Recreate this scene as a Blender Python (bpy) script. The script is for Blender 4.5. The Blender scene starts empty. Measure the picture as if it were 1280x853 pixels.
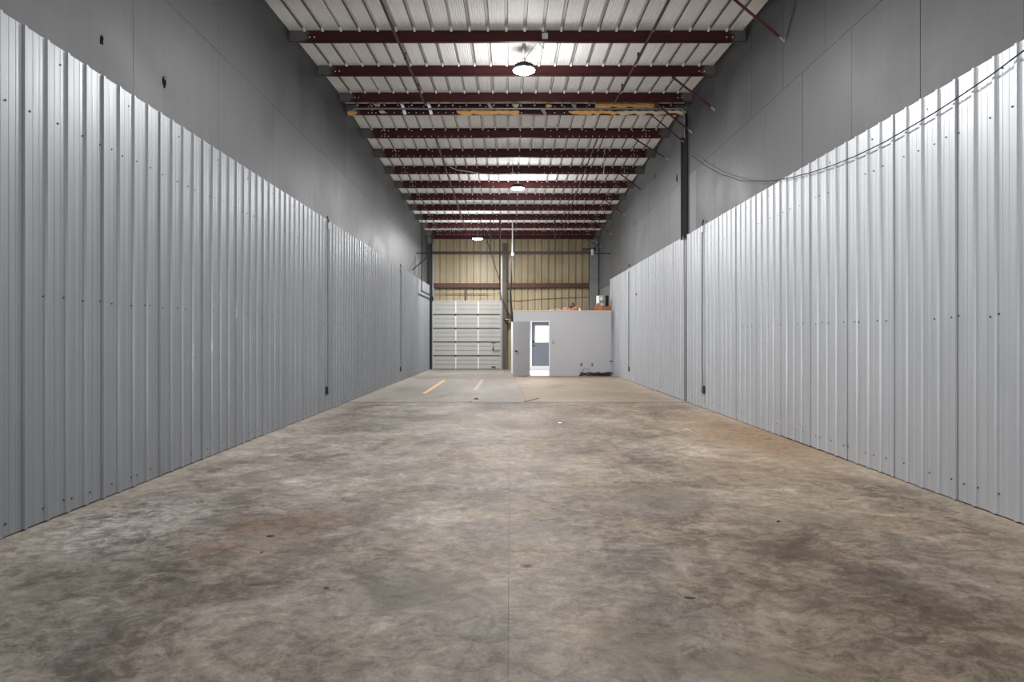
import bpy, bmesh, math, random
from mathutils import Vector, Matrix

# ------------------------------------------------------------------ camera, world, light, exposure
SC = bpy.context.scene
COL = SC.collection
H = 1.43          # eye height
F = 800.0         # focal length in pixels of a 1280 x 853 frame
CX, CY = 638.0, 422.0

cam = bpy.data.cameras.new('camera')
cam.sensor_fit = 'HORIZONTAL'
cam.sensor_width = 36.0
cam.lens = F / 1280.0 * 36.0
cam.shift_x = (640.0 - CX) / 1280.0
cam.shift_y = -(426.5 - CY) / 1280.0
cam.clip_end = 200
camo = bpy.data.objects.new('camera', cam)
camo.location = (0, 0, H)
camo.rotation_euler = (math.pi / 2, 0, 0)
COL.objects.link(camo)
SC.camera = camo

world = bpy.data.worlds.new('overcast')
SC.world = world
world.use_nodes = True
bg = world.node_tree.nodes['Background']
bg.inputs['Color'].default_value = (0.93, 0.96, 1.0, 1)
bg.inputs['Strength'].default_value = 1.3

VS = SC.view_settings
VS.view_transform = 'Standard'
VS.look = 'None'
VS.gamma = 1
VS.exposure = 0.64
VS.use_curve_mapping = False

LAMP_W = 270.0        # power of each high bay
ROOF_FILL_W = 95.0        # added point light below each lens, brightening the roof
OFFICE_FILL_W = 60.0        # added fill lamp inside the office

# added fill light in an unseen opening behind the viewer
day = bpy.data.lights.new('rear_fill', 'AREA')
day.shape = 'RECTANGLE'
day.size, day.size_y = 4.2, 2.6
day.energy = 300.0
day.color = (.95, .975, 1.0)
fillo = bpy.data.objects.new('rear_fill', day)
fillo.location = (.1, -5.6, 1.5)
fillo.rotation_euler = (math.radians(90 + 42), 0, 0)
COL.objects.link(fillo)

# ------------------------------------------------------------------ helpers
R = random.Random(7)


def P(x, y, d):
    """photo pixel at depth d -> point"""
    return Vector(((x - CX) / F * d, d, H + (CY - y) / F * d))


def PX(x, y, X):
    """photo pixel on the plane at side distance X -> point"""
    return P(x, y, X * F / (x - CX))


class MB:
    def __init__(self):
        self.v = []
        self.f = []

    def add(self, vs, fs):
        o = len(self.v)
        self.v += [tuple(p) for p in vs]
        self.f += [tuple(i + o for i in f) for f in fs]
        return self

    def box(self, x0, x1, y0, y1, z0, z1):
        vs = [(x, y, z) for z in (z0, z1) for y in (y0, y1) for x in (x0, x1)]
        fs = [(0, 2, 3, 1), (4, 5, 7, 6), (0, 1, 5, 4), (2, 6, 7, 3), (0, 4, 6, 2), (1, 3, 7, 5)]
        return self.add(vs, fs)

    def bbox(self, x0, x1, y0, y1, z0, z1, b=0.004):
        """box with bevelled edges"""
        bm = bmesh.new()
        bmesh.ops.create_cube(bm, size=1)
        for v in bm.verts:
            v.co = Vector(((x0 + x1) / 2 + v.co.x * (x1 - x0), (y0 + y1) / 2 + v.co.y * (y1 - y0), (z0 + z1) / 2 + v.co.z * (z1 - z0)))
        bmesh.ops.bevel(bm, geom=bm.edges[:], offset=b, segments=1, affect='EDGES')
        return self.bm(bm)

    def bm(self, bm, M=None):
        bm.verts.ensure_lookup_table()
        bm.verts.index_update()
        vs = [(M @ v.co if M else v.co.copy()) for v in bm.verts]
        fs = [tuple(v.index for v in f.verts) for f in bm.faces]
        bm.free()
        return self.add(vs, fs)

    def bar(self, a, b, w, t, up=(0, 0, 1)):
        """rectangular bar from a to b, w along side, t along up"""
        a, b = Vector(a), Vector(b)
        d = (b - a).normalized()
        s = d.cross(Vector(up))
        if s.length < 1e-4:
            s = d.cross(Vector((0, 1, 0)))
        s.normalize()
        u = s.cross(d).normalized()
        vs = []
        for p in (a, b):
            for i, j in ((-1, -1), (1, -1), (1, 1), (-1, 1)):
                vs.append(p + s * (w / 2 * i) + u * (t / 2 * j))
        return self.add(vs, [(0, 1, 2, 3), (7, 6, 5, 4), (0, 4, 5, 1), (1, 5, 6, 2), (2, 6, 7, 3), (3, 7, 4, 0)])

    def angle(self, a, b, w, t, up=(0, 0, 1)):
        """L angle: two thin legs"""
        a, b = Vector(a), Vector(b)
        d = (b - a).normalized()
        s = d.cross(Vector(up)).normalized()
        u = s.cross(d).normalized()
        self.bar(a + s * 0, b + s * 0, w, t, up)
        off = u * (w / 2 - t / 2) + s * (w / 2 - t / 2)
        self.bar(a + off, b + off, t, w, up)
        return self

    def tube(self, pts, r, n=8, cap=True):
        pts = [Vector(p) for p in pts]
        rings = []
        prev = None
        for i, p in enumerate(pts):
            d = (pts[min(i + 1, len(pts) - 1)] - pts[max(i - 1, 0)]).normalized()
            if prev is None:
                s = d.cross(Vector((0, 0, 1)))
                if s.length < 1e-3:
                    s = d.cross(Vector((1, 0, 0)))
            else:
                s = prev - d * prev.dot(d)
            s.normalize()
            prev = s
            u = d.cross(s)
            rr = r[i] if isinstance(r, (list, tuple)) else r
            rings.append([p + (s * math.cos(2 * math.pi * k / n) + u * math.sin(2 * math.pi * k / n)) * rr for k in range(n)])
        vs = [v for ring in rings for v in ring]
        fs = []
        for i in range(len(rings) - 1):
            for k in range(n):
                a, b = i * n + k, i * n + (k + 1) % n
                fs.append((a, b, b + n, a + n))
        if cap:
            fs.append(tuple(range(n))[::-1])
            fs.append(tuple((len(rings) - 1) * n + k for k in range(n)))
        return self.add(vs, fs)

    def lathe(self, prof, n=24, c=(0, 0, 0)):
        """prof: (r, z) bottom to top around z"""
        vs, fs = [], []
        for r, z in prof:
            for k in range(n):
                a = 2 * math.pi * k / n
                vs.append((c[0] + r * math.cos(a), c[1] + r * math.sin(a), c[2] + z))
        for i in range(len(prof) - 1):
            for k in range(n):
                a, b = i * n + k, i * n + (k + 1) % n
                fs.append((a, b, b + n, a + n))
        fs.append(tuple(range(n))[::-1])
        fs.append(tuple((len(prof) - 1) * n + k for k in range(n)))
        return self.add(vs, fs)

    def prism(self, poly, axis, a, b):
        """poly of 2D points extruded along axis 'x','y','z' from a to b"""
        def p3(p, t):
            return {'x': (t, p[0], p[1]), 'y': (p[0], t, p[1]), 'z': (p[0], p[1], t)}[axis]
        n = len(poly)
        vs = [p3(p, a) for p in poly] + [p3(p, b) for p in poly]
        fs = [tuple(range(n)), tuple(range(2 * n - 1, n - 1, -1))]
        for i in range(n):
            j = (i + 1) % n
            fs.append((i, i + n, j + n, j))
        return self.add(vs, fs)

    def mesh(self, name, m, smooth=False, fix=True):
        me = bpy.data.meshes.new(name)
        me.from_pydata(self.v, [], self.f)
        if fix:
            bm = bmesh.new()
            bm.from_mesh(me)
            bmesh.ops.recalc_face_normals(bm, faces=bm.faces[:])
            bm.to_mesh(me)
            bm.free()
        if smooth:
            me.polygons.foreach_set('use_smooth', [True] * len(me.polygons))
            try:
                me.set_sharp_from_angle(angle=math.radians(40))
            except Exception:
                pass
        me.materials.append(m)
        me.update()
        return me

    def build(self, name, m, parent=None, smooth=False, fix=True, **kw):
        return link(name, self.mesh(name, m, smooth, fix), parent, **kw)


def link(name, me, parent=None, loc=None, rot=None, **kw):
    o = bpy.data.objects.new(name, me)
    COL.objects.link(o)
    if parent:
        o.parent = parent
    if loc is not None:
        o.location = loc
    if rot is not None:
        o.rotation_euler = rot
    for k, v in kw.items():
        o[k] = v
    return o


def thing(name, label, cat, loc=(0, 0, 0), group=None, rot=(0, 0, 0)):
    o = link(name, None, None, loc, rot, label=label, category=cat)
    if group:
        o['group'] = group
    return o


def tag(o, label, cat, group=None):
    o['label'] = label
    o['category'] = cat
    if group:
        o['group'] = group
    return o


def copy_tree(o, parent=None):
    c = o.copy()
    COL.objects.link(c)
    if parent:
        c.parent = parent
    for ch in list(o.children):
        copy_tree(ch, c)
    return c


# ------------------------------------------------------------------ materials
class NT:
    def __init__(self, name):
        self.m = bpy.data.materials.new(name)
        self.m.use_nodes = True
        self.t = self.m.node_tree
        self.b = self.t.nodes['Principled BSDF']

    def n(self, kind, **kw):
        nd = self.t.nodes.new(kind)
        for k, v in kw.items():
            if k in nd.inputs.keys():
                self.set(nd.inputs[k], v)
            else:
                setattr(nd, k, v)
        return nd

    def set(self, sock, v):
        if isinstance(v, bpy.types.NodeSocket):
            self.t.links.new(v, sock)
        else:
            sock.default_value = v

    def pos(self, sx=1, sy=1, sz=1):
        g = self.n('ShaderNodeNewGeometry')
        mp = self.n('ShaderNodeMapping')
        self.t.links.new(g.outputs['Position'], mp.inputs['Vector'])
        mp.inputs['Scale'].default_value = (sx, sy, sz)
        return mp.outputs['Vector']

    def noise(self, vec, scale=1, detail=4, rough=0.55, dist=0.0):
        nd = self.n('ShaderNodeTexNoise')
        nd.inputs['Scale'].default_value = scale
        nd.inputs['Detail'].default_value = detail
        nd.inputs['Roughness'].default_value = rough
        nd.inputs['Distortion'].default_value = dist
        self.t.links.new(vec, nd.inputs['Vector'])
        return nd.outputs['Fac']

    def ramp(self, fac, stops):
        nd = self.n('ShaderNodeValToRGB')
        e = nd.color_ramp.elements
        while len(e) < len(stops):
            e.new(0.5)
        for el, (p, c) in zip(e, stops):
            el.position = p
            el.color = c if isinstance(c, tuple) and len(c) == 4 else (tuple(c) + (1,) if isinstance(c, tuple) else (c, c, c, 1))
        self.t.links.new(fac, nd.inputs['Fac'])
        return nd.outputs['Color']

    def mix(self, fac, a, b, blend='MIX'):
        nd = self.n('ShaderNodeMix', data_type='RGBA', blend_type=blend)
        self.set(nd.inputs[0], fac)
        for s, v in ((nd.inputs[6], a), (nd.inputs[7], b)):
            if isinstance(v, tuple) and len(v) == 3:
                v = v + (1,)
            self.set(s, v)
        return nd.outputs[2]

    def math(self, op, a, b=0.0, c=0.0):
        nd = self.n('ShaderNodeMath', operation=op)
        self.set(nd.inputs[0], a)
        self.set(nd.inputs[1], b)
        self.set(nd.inputs[2], c)
        return nd.outputs[0]

    def mapr(self, v, a, b, c=0.0, d=1.0):
        nd = self.n('ShaderNodeMapRange')
        nd.clamp = True
        self.set(nd.inputs[0], v)
        for i, x in enumerate((a, b, c, d)):
            nd.inputs[i + 1].default_value = x
        return nd.outputs[0]

    def sep(self, vec):
        nd = self.n('ShaderNodeSeparateXYZ')
        self.t.links.new(vec, nd.inputs[0])
        return nd.outputs

    def bump(self, h, strength=0.3, dist=0.01):
        nd = self.n('ShaderNodeBump')
        nd.inputs['Strength'].default_value = strength
        nd.inputs['Distance'].default_value = dist
        self.t.links.new(h, nd.inputs['Height'])
        self.t.links.new(nd.outputs['Normal'], self.b.inputs['Normal'])

    def out(self, color=None, rough=None, metal=None, spec=None):
        for k, v in (('Base Color', color), ('Roughness', rough), ('Metallic', metal), ('Specular IOR Level', spec)):
            if v is not None:
                if isinstance(v, tuple) and len(v) == 3:
                    v = v + (1,)
                self.set(self.b.inputs[k], v)
        return self.m


def simple(name, col, rough=0.5, metal=0.0, var=0.12, scale=6.0, bump=0.0, spec=None):
    t = NT(name)
    v = t.pos()
    n = t.noise(v, scale, 5)
    c = t.mix(n, tuple(x * (1 - var) for x in col), tuple(min(1, x * (1 + var)) for x in col))
    if bump:
        t.bump(n, bump)
    return t.out(c, rough, metal, spec)


def emissive(name, col, s):
    t = NT(name)
    t.b.inputs['Emission Color'].default_value = col + (1,)
    t.b.inputs['Emission Strength'].default_value = s
    return t.out(col, 0.4)


def galvanised(name, dark, light, drips=False, metal=0.55):
    """corrugated sheet: fine vertical streaks, spangle, slight tone change from sheet to sheet"""
    t = NT(name)
    st = t.noise(t.pos(0, 45, 0.25), 1, 4, 0.6)
    cl = t.noise(t.pos(0.4, 1.1, 0.8), 1.0, 5, 0.6)
    sp = t.noise(t.pos(1, 1, 1), 90, 2, 0.5)
    inf = t.n('ShaderNodeObjectInfo')
    f = t.math('ADD', t.math('MULTIPLY', st, 0.5), t.math('MULTIPLY', cl, 0.35))
    f = t.math('ADD', f, t.math('MULTIPLY', sp, 0.12))
    f = t.math('ADD', f, t.math('MULTIPLY', inf.outputs['Random'], 0.10))
    c = t.mix(t.mapr(f, 0.3, 0.75), dark, light)
    if drips:
        xyz = t.sep(t.pos())
        yy, zz = xyz[1], xyz[2]
        zone = t.math('MULTIPLY', t.mapr(yy, 6.6, 7.2), t.mapr(yy, 10.5, 9.0))
        zone = t.math('MULTIPLY', zone, t.math('MULTIPLY', t.mapr(zz, 0.1, 0.7), t.mapr(zz, 2.4, 1.6)))
        dr = t.noise(t.pos(0, 9, 1.2), 1, 6, 0.7)
        k = t.math('MULTIPLY', t.mapr(dr, 0.60, 0.72), zone)
        c = t.mix(t.math('MULTIPLY', k, 0.4), c, (0.62, 0.63, 0.63))
    t.bump(t.noise(t.pos(0, 3.0, 0.6), 1, 3, 0.5), 0.25, 0.01)
    r = t.mapr(st, 0.3, 0.7, 0.34, 0.50)
    return t.out(c, r, metal)


M = {}
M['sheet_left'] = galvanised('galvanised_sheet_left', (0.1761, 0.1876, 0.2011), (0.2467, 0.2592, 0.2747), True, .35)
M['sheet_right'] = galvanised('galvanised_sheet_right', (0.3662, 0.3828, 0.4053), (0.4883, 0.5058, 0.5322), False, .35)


def mk_drywall(name='grey_painted_drywall', k=1.0):
    t = NT(name)
    v = t.pos()
    a = t.noise(v, 0.7, 5, 0.6, 0.6)
    b = t.noise(t.pos(1, 6, 0.5), 1.5, 4, 0.6)
    c = t.noise(v, 14, 3)
    f = t.math('ADD', t.math('MULTIPLY', a, 0.6), t.math('ADD', t.math('MULTIPLY', b, 0.3), t.math('MULTIPLY', c, 0.1)))
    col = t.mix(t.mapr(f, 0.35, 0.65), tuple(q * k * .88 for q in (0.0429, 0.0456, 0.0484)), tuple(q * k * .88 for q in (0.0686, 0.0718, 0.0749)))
    t.bump(c, 0.08, 0.004)
    return t.out(col, t.mapr(a, 0.3, 0.7, 0.48, 0.62), 0.0, 0.4)


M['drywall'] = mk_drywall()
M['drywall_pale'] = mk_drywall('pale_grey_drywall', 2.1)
M['drywall_sheen'] = mk_drywall('sheen_lightened_drywall', 1.45)  # far left boards: wall sheen put into a lighter base colour
M['core'] = simple('wall_core', (0.16, 0.16, 0.155), 0.8)
M['dark'] = simple('near_black_cavity', (0.012, 0.012, 0.012), 0.9, spec=0.0)


def mk_deck():
    t = NT('white_coated_roof_sheet')
    ln = t.noise(t.pos(70, 0.2, 0), 1, 3, 0.6)
    bl = t.noise(t.pos(1, 0.6, 1), 1.2, 5, 0.6)
    sp = t.noise(t.pos(), 22, 2, 0.5)
    f = t.math('ADD', t.math('MULTIPLY', ln, 0.6), t.math('MULTIPLY', bl, 0.4))
    c = t.mix(t.mapr(f, 0.36, 0.62), (0.84, 0.83, 0.815), (0.97, 0.965, 0.95))
    c = t.mix(t.math('MULTIPLY', t.mapr(sp, 0.70, 0.76), 0.5), c, (0.35, 0.32, 0.27))
    return t.out(c, 0.62, 0.0, 0.25)


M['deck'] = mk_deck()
M['deck_side'] = simple('shade_toned_rib_flank', (0.19, 0.19, 0.186), 0.5, 0.1)  # shade inside the roof grooves, put into the flank colour


def mk_purlin():
    t = NT('maroon_red_oxide_steel')
    xyz = t.sep(t.pos())
    n = t.noise(t.pos(1.5, 1, 4), 1.2, 5, 0.6)
    c = t.mix(t.mapr(n, 0.3, 0.7), (0.0357, 0.0076, 0.0085), (0.0595, 0.0136, 0.0145))
    # wall paint oversprayed on the last hand's breadth at both walls
    e = t.noise(t.pos(3, 3, 9), 2, 3)
    l = t.math('ADD', xyz[0], t.math('MULTIPLY', e, 0.25))
    k = t.math('MAXIMUM', t.mapr(l, -3.25, -3.35), t.mapr(l, 3.80, 3.88))
    c = t.mix(t.math('MULTIPLY', k, 0.75), c, (0.13, 0.13, 0.13))
    return t.out(c, 0.5, 0.0, 0.2)


M['purlin'] = mk_purlin()
M['maroon'] = simple('maroon_steel_angle', (0.075, 0.022, 0.021), 0.45, 0, 0.25, 9)
M['rust'] = simple('rusty_brown_steel', (0.055, 0.020, 0.013), 0.7, 0, 0.35, 9)
M['brown_post'] = simple('dark_brown_steel', (0.050, 0.036, 0.020), 0.6, 0, 0.35, 5)
M['darksteel'] = simple('dark_grey_steel', (0.03, 0.03, 0.033), 0.6, 0.0, 0.2, 5, spec=.15)
M['beam'] = simple('dark_brown_grey_beam', (0.026, 0.022, 0.019), 0.6, 0.0, 0.25, 5)
M['galv'] = simple('zinc_fittings', (0.48, 0.48, 0.47), 0.4, 0.5, 0.15, 20)
M['bolt'] = simple('pale_bolt_heads', (0.80, 0.76, 0.74), 0.4, 0.1, 0.1, 20)
M['screw'] = simple('dark_screw_heads', (0.06, 0.06, 0.065), 0.5, 0.4, 0.1, 20)
M['filler'] = simple('grey_filler_strip', (0.20, 0.205, 0.21), 0.5, 0.2)
M['black'] = simple('black_plastic', (0.012, 0.012, 0.013), 0.45)
M['housing'] = simple('black_lamp_housing', (0.03, 0.03, 0.032), 0.4, 0.4)
M['closure'] = simple('white_foam_closure', (0.85, 0.84, 0.80), 0.7)
M['lens'] = emissive('lit_lamp_lens', (1.0, 0.98, 0.95), 60.0)
M['conduit'] = simple('grey_conduit', (0.17, 0.175, 0.18), 0.45, 0.4)
M['pipe'] = simple('galvanised_pipe', (0.20, 0.22, 0.22), 0.45, 0.4)
M['insul'] = simple('tan_insulation', (0.66, 0.36, 0.13), 0.95, 0, 0.25, 7, 0.8)
M['paper'] = simple('pale_insulation_facing', (0.62, 0.50, 0.34), 0.9, 0, 0.2, 6, 0.5)
M['white_cable'] = simple('white_cable', (0.62, 0.60, 0.58), 0.5)
M['office'] = simple('pale_grey_office_paint', (0.3570, 0.3570, 0.3672), 0.55, 0, 0.05, 1.5)
M['leaf'] = simple('grey_door_paint', (0.2975, 0.2975, 0.3077), 0.5, 0, 0.05, 2)
M['white'] = simple('white_trim_paint', (0.78, 0.78, 0.78), 0.5, 0, 0.04, 3)
M['bluegrey'] = simple('blue_grey_door_paint', (0.17, 0.185, 0.225), 0.45, 0, 0.06, 2)
M['ply'] = simple('cream_plywood', (0.52, 0.46, 0.38), 0.7, 0, 0.15, 5)
M['plate'] = simple('grey_outlet_plate', (0.20, 0.195, 0.185), 0.5)
M['doorpaint'] = simple('off_white_door_steel', (0.2890, 0.2890, 0.2635), 0.5, 0.05, 0.08, 4)
M['doorstile'] = simple('white_door_stile', (0.5100, 0.5100, 0.4845), 0.5, 0.05, 0.06, 4)
M['groove'] = simple('door_joint_seal', (0.05, 0.056, 0.05), 0.7)
M['trackgalv'] = simple('dull_zinc_track', (0.24, 0.245, 0.25), 0.45, 0.5, 0.15, 8)
M['orange'] = simple('orange_brown_sack', (0.26, 0.09, 0.025), 0.75, 0, 0.35, 8, 0.5)
M['pink'] = simple('pinkish_red_cloth', (0.42, 0.19, 0.15), 0.9, 0, 0.3, 9, 0.5)
M['chip'] = simple('dark_brown_chip', (0.05, 0.034, 0.026), 0.8, 0, 0.3, 30)
M['wood'] = simple('weathered_grey_wood', (0.30, 0.265, 0.22), 0.8, 0, 0.2, 12)
M['debris'] = simple('dry_brown_leaf_litter', (0.17, 0.095, 0.06), 0.9, 0, 0.4, 25)


def mk_glass():
    t = NT('window_glass')
    t.b.inputs['Transmission Weight'].default_value = 1.0
    t.b.inputs['IOR'].default_value = 1.05
    return t.out((0.97, 0.98, 1.0), 0.0)


M['glass'] = mk_glass()


def mk_tan():
    t = NT('tan_wall_sheet')
    st = t.noise(t.pos(14, 0, 0.25), 1, 4, 0.6)
    cl = t.noise(t.pos(0.9, 1, 0.7), 1.0, 5, 0.6)
    inf = t.n('ShaderNodeObjectInfo')
    f = t.math('ADD', t.math('MULTIPLY', st, 0.45), t.math('ADD', t.math('MULTIPLY', cl, 0.45), t.math('MULTIPLY', inf.outputs['Random'], 0.1)))
    c = t.mix(t.mapr(f, 0.35, 0.68), (0.185, 0.140, 0.075), (0.36, 0.305, 0.195))
    return t.out(c, 0.5, 0.05)


M['tan'] = mk_tan()
M['tan_side'] = simple('shade_toned_tan_flank', (0.075, 0.055, 0.032), 0.6)  # groove shade painted as a darker tan on the rib flanks


def mk_floor():
    t = NT('worn_stained_concrete')
    p = t.pos()
    xyz = t.sep(p)
    X, Y = xyz[0], xyz[1]
    warp = t.noise(p, 0.9, 3)
    big = t.noise(t.pos(0.55, 0.40, 1), 1.0, 5, 0.6, 0.4)
    mid = t.noise(t.pos(1.2, 1.1, 1), 1.7, 9, 0.72, 1.0)
    fine = t.noise(t.pos(1, 1.05, 1), 8.0, 9, 0.78, 1.0)
    grit = t.noise(p, 60, 5, 0.75)
    # trowel swirls: long arcs from strongly warped stretched noise
    arc = t.noise(t.pos(2.4, 4.0, 1), 1.3, 8, 0.7, 2.6)
    f = t.math('ADD', t.math('MULTIPLY', big, 0.27), t.math('MULTIPLY', mid, 0.27))
    f = t.math('ADD', f, t.math('ADD', t.math('MULTIPLY', fine, 0.24), t.math('MULTIPLY', grit, 0.10)))
    f = t.math('ADD', f, t.math('MULTIPLY', arc, 0.12))
    grey = t.ramp(f, [(0.400, (0.044, 0.036, 0.029)), (0.455, (0.095, 0.081, 0.069)), (0.500, (0.168, 0.148, 0.129)), (0.545, (0.245, 0.219, 0.194)), (0.600, (0.380, 0.347, 0.312))])
    tan = t.ramp(f, [(0.400, (0.044, 0.031, 0.020)), (0.455, (0.097, 0.073, 0.053)), (0.500, (0.175, 0.138, 0.103)), (0.545, (0.252, 0.206, 0.158)), (0.600, (0.380, 0.323, 0.258))])
    side = t.math('ADD', t.mapr(X, -3.2, 2.6), t.math('MULTIPLY', t.math('SUBTRACT', warp, 0.5), 1.6))
    c = t.mix(t.mapr(side, 0.25, 0.95), grey, tan)
    # paler, cleaner slabs beyond the cross joint
    far = t.mapr(Y, 14.08, 14.14)
    pale = t.mix(t.mapr(t.math('ADD', X, t.math('MULTIPLY', warp, 0.15)), 0.1, 0.6), (0.2021, 0.1875, 0.1703), (0.2580, 0.2064, 0.1565))
    c = t.mix(t.math('MULTIPLY', far, 0.62), c, pale)
    # dusty pale margins along both wall feet
    ed = t.math('ADD', t.math('ABSOLUTE', t.math('SUBTRACT', X, 0.16)), t.math('MULTIPLY', t.math('SUBTRACT', fine, 0.5), 1.1))
    c = t.mix(t.math('MULTIPLY', t.mapr(ed, 3.25, 3.85), 0.45), c, (0.38, 0.325, 0.27))
    # rust-brown spots and dark oil blotches
    sp = t.noise(t.pos(0.9, 1.1, 1), 1.7, 6, 0.75, 0.6)
    c = t.mix(t.math('MULTIPLY', t.mapr(sp, 0.60, 0.70), 0.5), c, (0.155, 0.092, 0.055))
    oil = t.noise(t.pos(1.0, 0.8, 1.0), 0.75, 7, 0.7, 1.6)
    c = t.mix(t.math('MULTIPLY', t.mapr(oil, 0.54, 0.66), 0.52), c, (0.115, 0.100, 0.082))
    # pale scuffs
    sc = t.noise(t.pos(2.6, 5.0, 1), 2.0, 6, 0.75, 1.5)
    c = t.mix(t.math('MULTIPLY', t.mapr(sc, 0.66, 0.78), 0.5), c, (0.50, 0.475, 0.45))
    # hairline crack across the near floor
    wob = t.noise(t.pos(1.0, 0, 0), 1.3, 6, 0.7)
    line = t.math('ABSOLUTE', t.math('SUBTRACT', Y, t.math('ADD', 3.98, t.math('MULTIPLY', wob, 0.62))))
    wid = t.mapr(line, 0.003, 0.012, 1.0, 0.0)
    c = t.mix(t.math('MULTIPLY', wid, t.mapr(fine, 0.35, 0.6, 0.25, 0.8)), c, (0.07, 0.06, 0.05))
    # faint curved tyre scrub marks
    vx = t.math('ADD', X, t.math('MULTIPLY', warp, 0.9))
    tw = t.noise(t.pos(9, 0.5, 1), 1, 5, 0.7)
    zone = t.math('MULTIPLY', t.mapr(Y, 5.0, 6.5), t.mapr(Y, 13.5, 11.5))
    c = t.mix(t.math('MULTIPLY', t.math('MULTIPLY', t.mapr(tw, 0.56, 0.70), zone), 0.38), c, (0.13, 0.125, 0.12))
    # dirt packed along the cross joint
    jd = t.math('ABSOLUTE', t.math('SUBTRACT', Y, 14.10))
    c = t.mix(t.math('MULTIPLY', t.mapr(jd, 0.05, 0.11, 1, 0), 0.62), c, (0.085, 0.078, 0.07))

    def stain(c, cx, cy, rx, ry, col, k, lo=.42, hi=.62, src=None):
        dx = t.math('DIVIDE', t.math('SUBTRACT', X, cx), rx)
        dy = t.math('DIVIDE', t.math('SUBTRACT', Y, cy), ry)
        r = t.math('SQRT', t.math('ADD', t.math('MULTIPLY', dx, dx), t.math('MULTIPLY', dy, dy)))
        m = t.mapr(t.math('ADD', r, t.math('MULTIPLY', t.math('SUBTRACT', mid, .5), 1.6)), 0.35, 1.0, 1, 0)
        return t.mix(t.math('MULTIPLY', t.math('MULTIPLY', m, t.mapr(src or fine, lo, hi)), k), c, col)
    c = stain(c, -1.75, 4.75, .55, .60, (0.17, 0.10, 0.062), .75)
    c = stain(c, -1.5, 5.1, .25, .30, (0.13, 0.065, 0.035), .8)
    c = stain(c, -2.05, 4.35, .22, .2, (0.19, 0.105, 0.06), .45)
    c = stain(c, 3.6, 9.4, 1.2, 3.2, (0.25, 0.165, 0.095), .85, .36, .56)
    c = stain(c, 2.7, 6.9, 1.2, .8, (0.20, 0.135, 0.085), .6)
    c = stain(c, 1.25, 5.7, .55, .7, (0.10, 0.088, 0.074), .8)
    c = stain(c, -.45, 3.55, .55, .35, (0.085, 0.075, 0.058), .85)
    c = stain(c, .55, 3.05, .35, .3, (0.10, 0.082, 0.06), .8)
    c = stain(c, 1.0, 2.75, .6, .25, (0.11, 0.09, 0.065), .7)
    c = stain(c, -1.6, 11.2, 1.6, 2.0, (0.12, 0.118, 0.112), .55)
    c = stain(c, .9, 10.8, 1.8, 1.8, (0.14, 0.125, 0.108), .45)
    c = stain(c, -3.0, 4.9, .7, 1.0, (0.45, 0.45, 0.46), .6, .46, .66)  # bluish floor sheen by the left wall, painted into the colour
    c = stain(c, .10, 4.0, .06, .05, (0.085, 0.04, 0.03), .9, .2, .4)
    rr = t.mapr(mid, 0.3, 0.7, 0.50, 0.80)
    t.bump(t.math('ADD', t.math('MULTIPLY', fine, 0.7), t.math('MULTIPLY', grit, 0.3)), 0.22, 0.006)
    return t.out(c, rr, 0.0, 0.14)


M['floor'] = mk_floor()


def mk_line(name, keep):
    t = NT(name)
    n = t.noise(t.pos(3, 2.2, 1), 3, 6, 0.7)
    c = t.mix(t.mapr(n, keep, keep + 0.12), (0.185, 0.168, 0.145), (0.46, 0.26, 0.075))
    return t.out(c, 0.6)


M['line_strong'] = mk_line('orange_floor_paint', 0.30)
M['line_faint'] = mk_line('worn_orange_floor_paint', 0.50)

# ------------------------------------------------------------------ room dimensions
XL, XR = -3.70, 3.94          # drywall faces
SL, SR = -3.60, 3.91          # corrugated sheet pan faces
YB, YF = -5.0, 28.70          # open end behind the camera, end wall
RIDGE = 14.10
PD = 0.215                    # purlin depth
ZT_L, ZT_R = 3.74, 3.70       # top of the corrugated lining


def zb_near(y):
    return H + 5.086 + 0.05 * (y - 13.84)


def zb_far(y):
    return H + 4.965 - 0.0429 * (y - 15.9)


def deck(y):
    return (zb_near(y) if y < RIDGE else zb_far(y)) + PD


# ------------------------------------------------------------------ floor
floor = MB().box(XL - .15, XR + .15, YB, YF + .1, -0.30, -0.06).build('floor', M['core'], kind='structure')
xj = lambda y: 0.10 + (23.8 - y) * 0.026
J = 0.02
slabs = [[(XL - .1, YB), (-0.011, YB), (-0.011, 14.10 - J), (XL - .1, 14.10 - J)],
         [(-0.0098, YB), (XR + .1, YB), (XR + .1, 14.10 - J), (-0.0098, 14.10 - J)],
         [(XL - .1, 14.10 + J), (xj(14.1) - .002, 14.10 + J), (xj(28.7) - .002, YF + .05), (XL - .1, YF + .05)],
         [(xj(14.1) + .002, 14.10 + J), (XR + .1, 14.10 + J), (XR + .1, YF + .05), (xj(28.7) + .002, YF + .05)]]
for s in slabs:
    MB().prism(s, 'z', -0.06, 0.0).build('concrete_slab', M['floor'], floor)

# ------------------------------------------------------------------ side walls: core, boards, corrugated sheets, screws
PITCH = 0.2286


def sheet_profile(gap):
    pts = [(0, -.008)]
    for k in range(4):
        u = k * PITCH
        pts += [(u, 0), (u + (.003 if k == 0 else .006), .018), (u + .030, .018), (u + .046, 0), (u + .100, 0), (u + .103, .002), (u + .110, .002), (u + .113, 0),
                (u + .165, 0), (u + .168, .002), (u + .175, .002), (u + .178, 0)]
    pts += [(4 * PITCH - gap, 0), (4 * PITCH - gap, -.008)]
    return pts


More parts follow.
